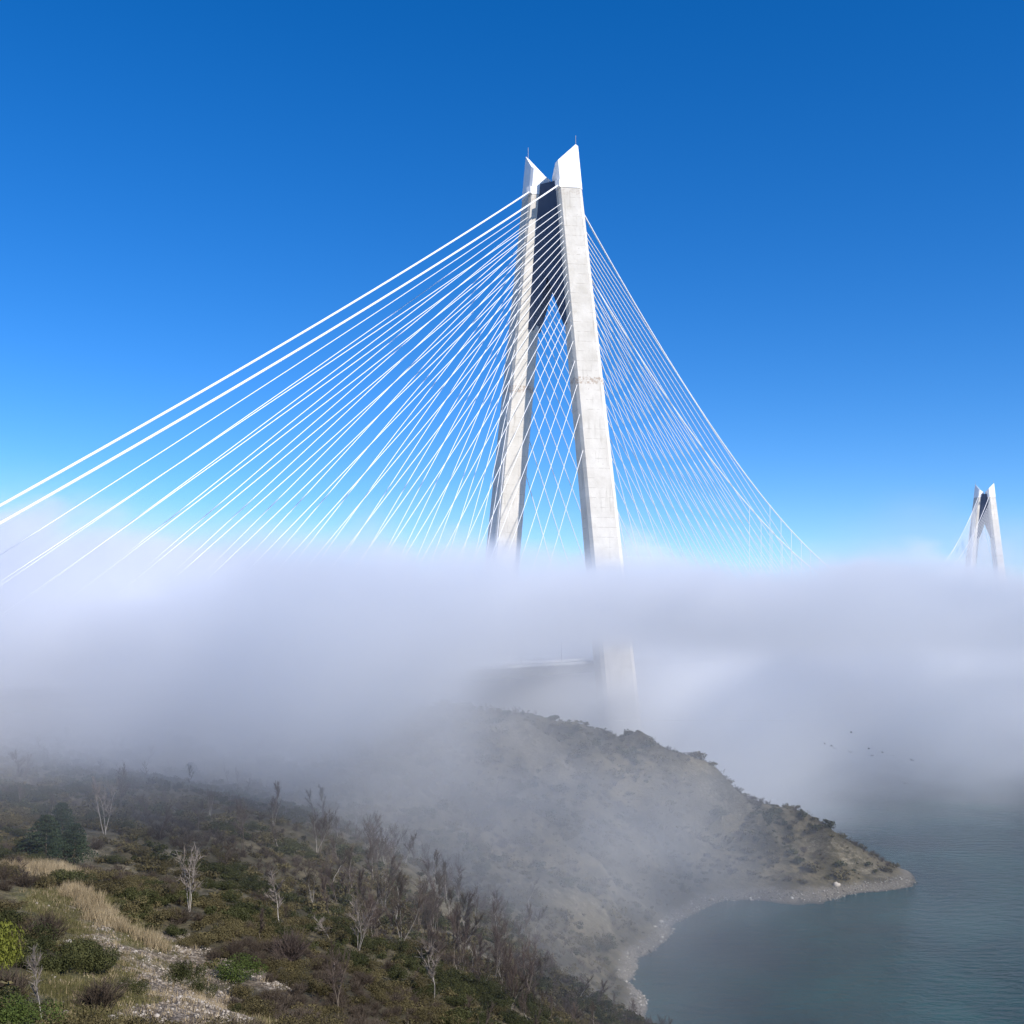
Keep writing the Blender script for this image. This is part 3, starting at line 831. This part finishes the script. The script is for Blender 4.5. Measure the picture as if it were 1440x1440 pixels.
tree_at(147, 1173, 76, 5, "leafless tree with three pale stems behind the dark pines", M_BARK, M_PTWIG, 1.0)
tree_at(466, 1326, 44, 3, "small pale leafless tree at the left end of the misty wood", M_BARK, M_PTWIG, 1.1)
tree_at(60, 1440, 98, 1, "thin crooked white stemmed sapling in the bottom left brushwood", M_BARK, M_PTWIG, .8)
tree_at(318, 1232, 50, 4, "leafless grey tree on the hazy slope above the twin stemmed tree", M_DBARK, M_TWIG, 1.1)
tree_at(505, 1345, 80, 2, "leafless tree with several pale stems at the front edge of the wood", M_BARK, M_PTWIG, 1.0)
tree_at(610, 1415, 95, 0, "tall pale leafless tree at the front of the brown wood near the bottom", M_BARK, M_PTWIG, .9)

def shrub_at(px, py, w_px, h_px, arr, mat, name, label, cat="shrub"):
    """w_px, h_px: size in the photograph"""
    x, y_, z = spot(px, py); w_ = w_px / F * y_; h = h_px / F * y_
    o = obj_from(name, arr, mat); o.location = (x, y_, z - .1); o.rotation_euler = (0, 0, G.uniform(0, 6.28)); o.scale = (w_ * .62, w_ * .62, h * .95)
    return tag(o, label, cat)
shrub_at(328, 1378, 62, 36, leaf_arrays(G, 5200, .028, 14), M_GREEN, "leafy_shrub", "bright green leafy shrub between the stony bank and the brown brushwood")
shrub_at(128, 1368, 66, 46, leaf_arrays(G, 5200, .03, 14), M_EVER, "evergreen_shrub", "rounded dark shrub in the middle of the grassy clearing")
shrub_at(256, 1388, 46, 42, leaf_arrays(G, 4600, .03, 12), M_EVER, "evergreen_shrub", "upright dark shrub beside the pale stony bank")
shrub_at(281, 1400, 30, 26, leaf_arrays(G, 3600, .035, 9), M_EVER, "evergreen_shrub", "smaller dark shrub touching the upright one on the stony bank")
shrub_at(178, 1398, 34, 24, leaf_arrays(G, 3600, .035, 9), M_EVER, "evergreen_shrub", "small dark round shrub at the lower edge of the grassy clearing")
shrub_at(8, 1368, 44, 58, leaf_arrays(G, 2600, .05, 12, 1.1), M_YGREEN, "leafy_shrub", "yellow green leafy shrub at the left edge of the photo")
shrub_at(22, 1452, 80, 48, leaf_arrays(G, 5200, .035, 14), M_GREEN, "leafy_shrub", "fresh green shrub filling the bottom left corner")
shrub_at(62, 1330, 62, 50, twig_bush_arrays(G, 1100, .007), M_TWIG, "leafless_shrub", "large grey leafless shrub left of the flat pale boulder")
shrub_at(12, 1412, 66, 52, twig_bush_arrays(G, 1100, .007), M_TWIG, "leafless_shrub", "grey leafless shrub under the yellow green shrub at the left edge")
shrub_at(408, 1352, 56, 44, twig_bush_arrays(G, 1100, .007), M_RTWIG, "leafless_shrub", "reddish brown leafless shrub below the lone white trunked tree")
shrub_at(140, 1420, 70, 46, twig_bush_arrays(G, 1100, .007), M_TWIG, "leafless_shrub", "dark brown leafless shrub right of the crooked white sapling")
# the clump of dark pines
def pine(px, py, w_px, h_px, label):
    x, y_, z = spot(px, py); w_ = w_px / F * y_; h = h_px / F * y_
    e = bpy.data.objects.new("pine_tree", None); C.objects.link(e); e.location = (x, y_, z)
    n = 8500
    t = G.uniform(0.05, 1, n) ** .9
    lay = (np.floor(t * 9) + G.uniform(.2, .9, n) ** 2) / 9.6
    az = G.uniform(0, 6.283, n); arm = np.floor(az / 6.283 * 9)
    az = (arm + .5 + G.normal(0, .22, n)) / 9 * 6.283 + lay * 7
    r = (1 - lay) ** .7 * G.uniform(.15, 1, n) ** .6 * (.72 + .42 * np.sin(arm * 2.3 + np.floor(t * 9) * 1.7))
    p = np.stack([np.cos(az) * r * w_ / 2, np.sin(az) * r * w_ / 2, (lay * .95 + .06 - r * .05) * h], 1)
    a = G.normal(size=(n, 3)); a /= np.linalg.norm(a, axis=1)[:, None]; b_ = np.cross(a, G.normal(size=(n, 3))); b_ /= np.linalg.norm(b_, axis=1)[:, None]
    s1 = G.uniform(.06, .15, n)[:, None]
    V = np.stack([p - a * s1, p - b_ * s1 * .5, p + a * s1, p + b_ * s1 * .5], 1).reshape(-1, 3)
    obj_from("crown", (V, np.arange(4 * n).reshape(n, 4), np.repeat(G.uniform(0, 1, n), 4)), M_PINE, e)
    V, Fs = tube([(0, 0, -.2), (.05, 0, h * .5), (0, 0, h * .95)], [.16, .10, .03], 6)
    V = np.array([tuple(v) for v in V]); Fq = np.array([f for f in Fs if len(f) == 4])
    obj_from("trunk", (V, Fq, np.full(len(V), .3)), M_DBARK, e)
    return tag(e, label, "tree")
pine(64, 1208, 84, 66, "dark green pine on the left side of the pine clump")
pine(104, 1214, 70, 60, "dark green pine on the right of the clump beside the pale scree")
pine(86, 1200, 70, 76, "tallest dark pine at the back of the pine clump")
pine(268, 1100, 40, 30, "dark pine by the pale track at the edge of the fog")

# ------------------------------------------------------------------ grass, stones
def scatter_on(mask, n, power=1.0):
    """points on the ground where a mask is set"""
    w_ = mask.reshape(ny, nx)[:-1, :-1].ravel().astype(float) ** power
    dx = np.diff(AX); dy = np.diff(AY); area = (dy[:, None] * dx[None]).ravel()
    w_ = np.where((GY[:-1, :-1].ravel() < 130), w_, 0) * area
    k = G.choice(len(w_), n, p=w_ / w_.sum()); j, i = np.divmod(k, nx - 1)
    x = AX[i] + G.uniform(0, 1, n) * dx[i]; y_ = AY[j] + G.uniform(0, 1, n) * dy[j]
    return x, y_, height(x, y_)
def blades(x, y_, z, hgt_, wid, per, spread):
    n = len(x) * per
    X = np.repeat(x, per) + G.normal(0, spread, n); Y = np.repeat(y_, per) + G.normal(0, spread, n); Z = np.repeat(z, per) - .05
    H = np.repeat(hgt_, per) * G.uniform(.5, 1.1, n); az = G.uniform(0, 6.283, n)
    lx = G.normal(.12, .28, n) * H; ly = G.normal(0, .25, n) * H
    V = np.stack([np.stack([X - np.cos(az) * wid, Y - np.sin(az) * wid, Z], 1), np.stack([X + np.cos(az) * wid, Y + np.sin(az) * wid, Z], 1), np.stack([X + lx, Y + ly, Z + H], 1)], 1).reshape(-1, 3)
    return V, np.arange(3 * n).reshape(n, 3), np.repeat(G.uniform(0, 1, n), 3)
x, y_, z = scatter_on(m_clear * (1 - m_stone), 5200)
V, Fq, lf = blades(x, y_, z, G.uniform(.18, .42, len(x)), .018, 16, .22)
tag(mesh_np("short_grass", V, Fq, M_SPROUT, cols={'leaf': lf}), "short green and brown grass on the clearing", "grass", kind="stuff")
straw = blob_mask([(78, 1245), (100, 1268), (125, 1292), (160, 1312), (205, 1328)], 1.15)
straw = np.maximum(straw, .5 * blob_mask([(10, 1222), (45, 1222), (78, 1240)], 2.2))
x, y_, z = scatter_on(straw, 560)
V, Fq, lf = blades(x, y_, z, G.uniform(.6, 1.25, len(x)), .02, 26, .22)
straw2 = np.maximum(m_clear * .5, m_stone * .15)
x, y_, z = scatter_on(straw2, 700)
V2, F2, lf2 = blades(x, y_, z, G.uniform(.3, .6, len(x)), .018, 16, .2)
tag(mesh_np("dry_grass", np.concatenate([V, V2]), np.concatenate([Fq, F2 + len(V)]), M_STRAW, cols={'leaf': np.concatenate([lf, lf2])}), "tall straw coloured dry grass along the upper rim of the clearing", "grass", kind="stuff")
def rock_arrays(g, flat=.6):
    bm = bmesh.new(); bmesh.ops.create_icosphere(bm, subdivisions=1, radius=1)
    V = np.array([v.co[:] for v in bm.verts]); Fq = np.array([[v.index for v in f.verts] for f in bm.faces]); bm.free()
    V = V * g.uniform(.62, 1.15, (len(V), 1)) * (1, g.uniform(.6, .9), flat)
    return V, Fq
RK = [rock_arrays(G, f_) for f_ in (.5, .6, .7, .55, .8)]
def rocks(name, x, y_, z, sz, label, mat=None):
    VV, FF, L_ = [], [], []; b0 = 0
    for i in range(len(x)):
        V, Fq = RK[int(G.integers(0, 5))]; a_ = G.uniform(0, 6.28); c_, s_ = math.cos(a_), math.sin(a_); q = V * sz[i]
        VV.append(np.stack([q[:, 0] * c_ - q[:, 1] * s_ + x[i], q[:, 0] * s_ + q[:, 1] * c_ + y_[i], q[:, 2] + z[i]], 1)); FF.append(Fq + b0); b0 += len(V)
        L_.append(np.full(len(V), G.uniform(0, 1)))
    return tag(mesh_np(name, np.concatenate(VV), np.concatenate(FF), mat or M_ROCK, cols={'leaf': np.concatenate(L_)}), label, "stones", kind="stuff")
x, y_, z = scatter_on(np.maximum(m_stone * (.25 + .75 * (vnoise(gx, gy, 2.2, 61) > -.08)), m_clear * .07), 4600)
rocks("loose_stones", x, y_, z, G.uniform(.035, .16, len(x)) * np.where(G.uniform(0, 1, len(x)) < .05, 1.7, 1), "loose pale stones strewn over the bare bank and clearing")
# shingle along the cove
SH = [(905, 1436), (893, 1385), (908, 1342), (930, 1312), (955, 1292), (1000, 1266), (1060, 1261), (1120, 1262), (1165, 1264), (1200, 1250), (1250, 1240), (1285, 1238)]
sx_, sy_ = [], []
for (a, b_) in zip(SH[:-1], SH[1:]):
    A_, B_ = spot(*a)[:2], spot(*b_)[:2]
    n = int(math.hypot(A_[0] - B_[0], A_[1] - B_[1]) * 11)
    t = G.uniform(0, 1, n); sx_.append(A_[0] + (B_[0] - A_[0]) * t + G.normal(0, 2.6, n)); sy_.append(A_[1] + (B_[1] - A_[1]) * t + G.normal(0, 2.6, n))
x, y_ = np.concatenate(sx_), np.concatenate(sy_); z = height(x, y_); k = (z > -.3) & (z < 2.6); x, y_, z = x[k], y_[k], z[k]
rocks("shore_stones", x, y_, z, G.uniform(.12, .5, len(x)) * np.where(G.uniform(0, 1, len(x)) < .06, 1.9, 1), "grey shingle and small boulders along the cove", M_SHORE)
def boulder(px, py, sz, label, flat=.5):
    x, y_, z = spot(px, py); bm = bmesh.new(); bmesh.ops.create_icosphere(bm, subdivisions=2, radius=1)
    V = np.array([v.co[:] for v in bm.verts]); Fq = np.array([[v.index for v in f.verts] for f in bm.faces]); bm.free()
    V = V * (1 + .22 * G.normal(size=(len(V), 1)).clip(-1, 1)) * (sz, sz * .6, sz * flat)
    o = mesh_np("boulder", V, Fq, M_ROCK, cols={'leaf': np.full(len(V), .95)}); o.location = (x, y_, z + sz * flat * .35); o.rotation_euler = (0, 0, G.uniform(-.6, .2))
    return tag(o, label, "boulder")
boulder(94, 1328, .52, "flat pale boulder lying in the grass left of the dark round shrub")
boulder(1176, 1246, 1.3, "white boulder on the shingle near the tip of the headland", .8)
boulder(929, 1297, .9, "pale boulder at the back of the beach where the cove bends")
boulder(921, 1304, .6, "smaller pale boulder beside the pale one at the bend of the cove")
boulder(1001, 1266, .9, "pale boulder at the innermost corner of the cove")
boulder(874, 1432, .9, "pale boulder on the shore at the bottom edge of the photo")
boulder(1039, 1283, .9, "dark wet rock just off the cove beach", .4)
boulder(157, 1434, .34, "rounded white stone at the bottom edge of the clearing")

# ------------------------------------------------------------------ birds over the water
def bird_mesh():
    V = [(0, .30, 0), (.05, .12, .03), (-.05, .12, .03), (.05, -.12, .02), (-.05, -.12, .02), (0, -.34, .0), (0, .05, -.06), (0, .1, .07),
         (.32, .10, .16), (.34, -.08, .15), (.66, -.02, .08), (-.32, .10, .16), (-.34, -.08, .15), (-.66, -.02, .08)]
    Fs = [(0, 1, 7), (0, 7, 2), (0, 6, 1), (0, 2, 6), (1, 3, 7), (3, 4, 7), (4, 2, 7), (1, 6, 3), (3, 6, 4), (4, 6, 2), (3, 5, 4),
          (1, 8, 9, 3), (8, 10, 9), (2, 4, 12, 11), (11, 12, 13)]
    return V, Fs
M_BIRD = material("dark_feathers", (0.03, 0.03, 0.035), 0.8)[0]
b0_ = None
BL = ["bird flying highest over the foggy sea", "bird at the left end of the scattered flock", "left bird of a close pair in the flock over the sea", "right bird of a close pair in the flock over the sea",
      "bird low in the middle of the flock over the sea", "bird near the upper right of the main flock", "dark bird below the upper right one in the flock", "dark bird third from the right over the sea", "dark bird second from the right over the sea",
      "rightmost dark bird of the flock over the sea", "lone dark bird flying well below the flock"]
for (px, py), lb in zip([(1197, 1030), (1160, 1046), (1169, 1049), (1172, 1052), (1196, 1058), (1222, 1053), (1226, 1063), (1255, 1063), (1256, 1063), (1282, 1069), (1273, 1102)], BL):
    if lb.startswith("dark bird third"): px, py = 1241, 1058
    d_ = G.uniform(165, 195); p_ = at(px, py, d_)
    if b0_ is None:
        o = b0_ = pymesh("bird", *bird_mesh(), M_BIRD)
    else:
        o = b0_.copy(); C.objects.link(o)
    o.location = p_; o.rotation_euler = (G.uniform(-.2, .2), G.uniform(-.5, .5), G.uniform(0, 6.28)); o.scale = (G.uniform(.62, .8),) * 3
    tag(o, "small " + lb, "bird", "birds flying over the sea")
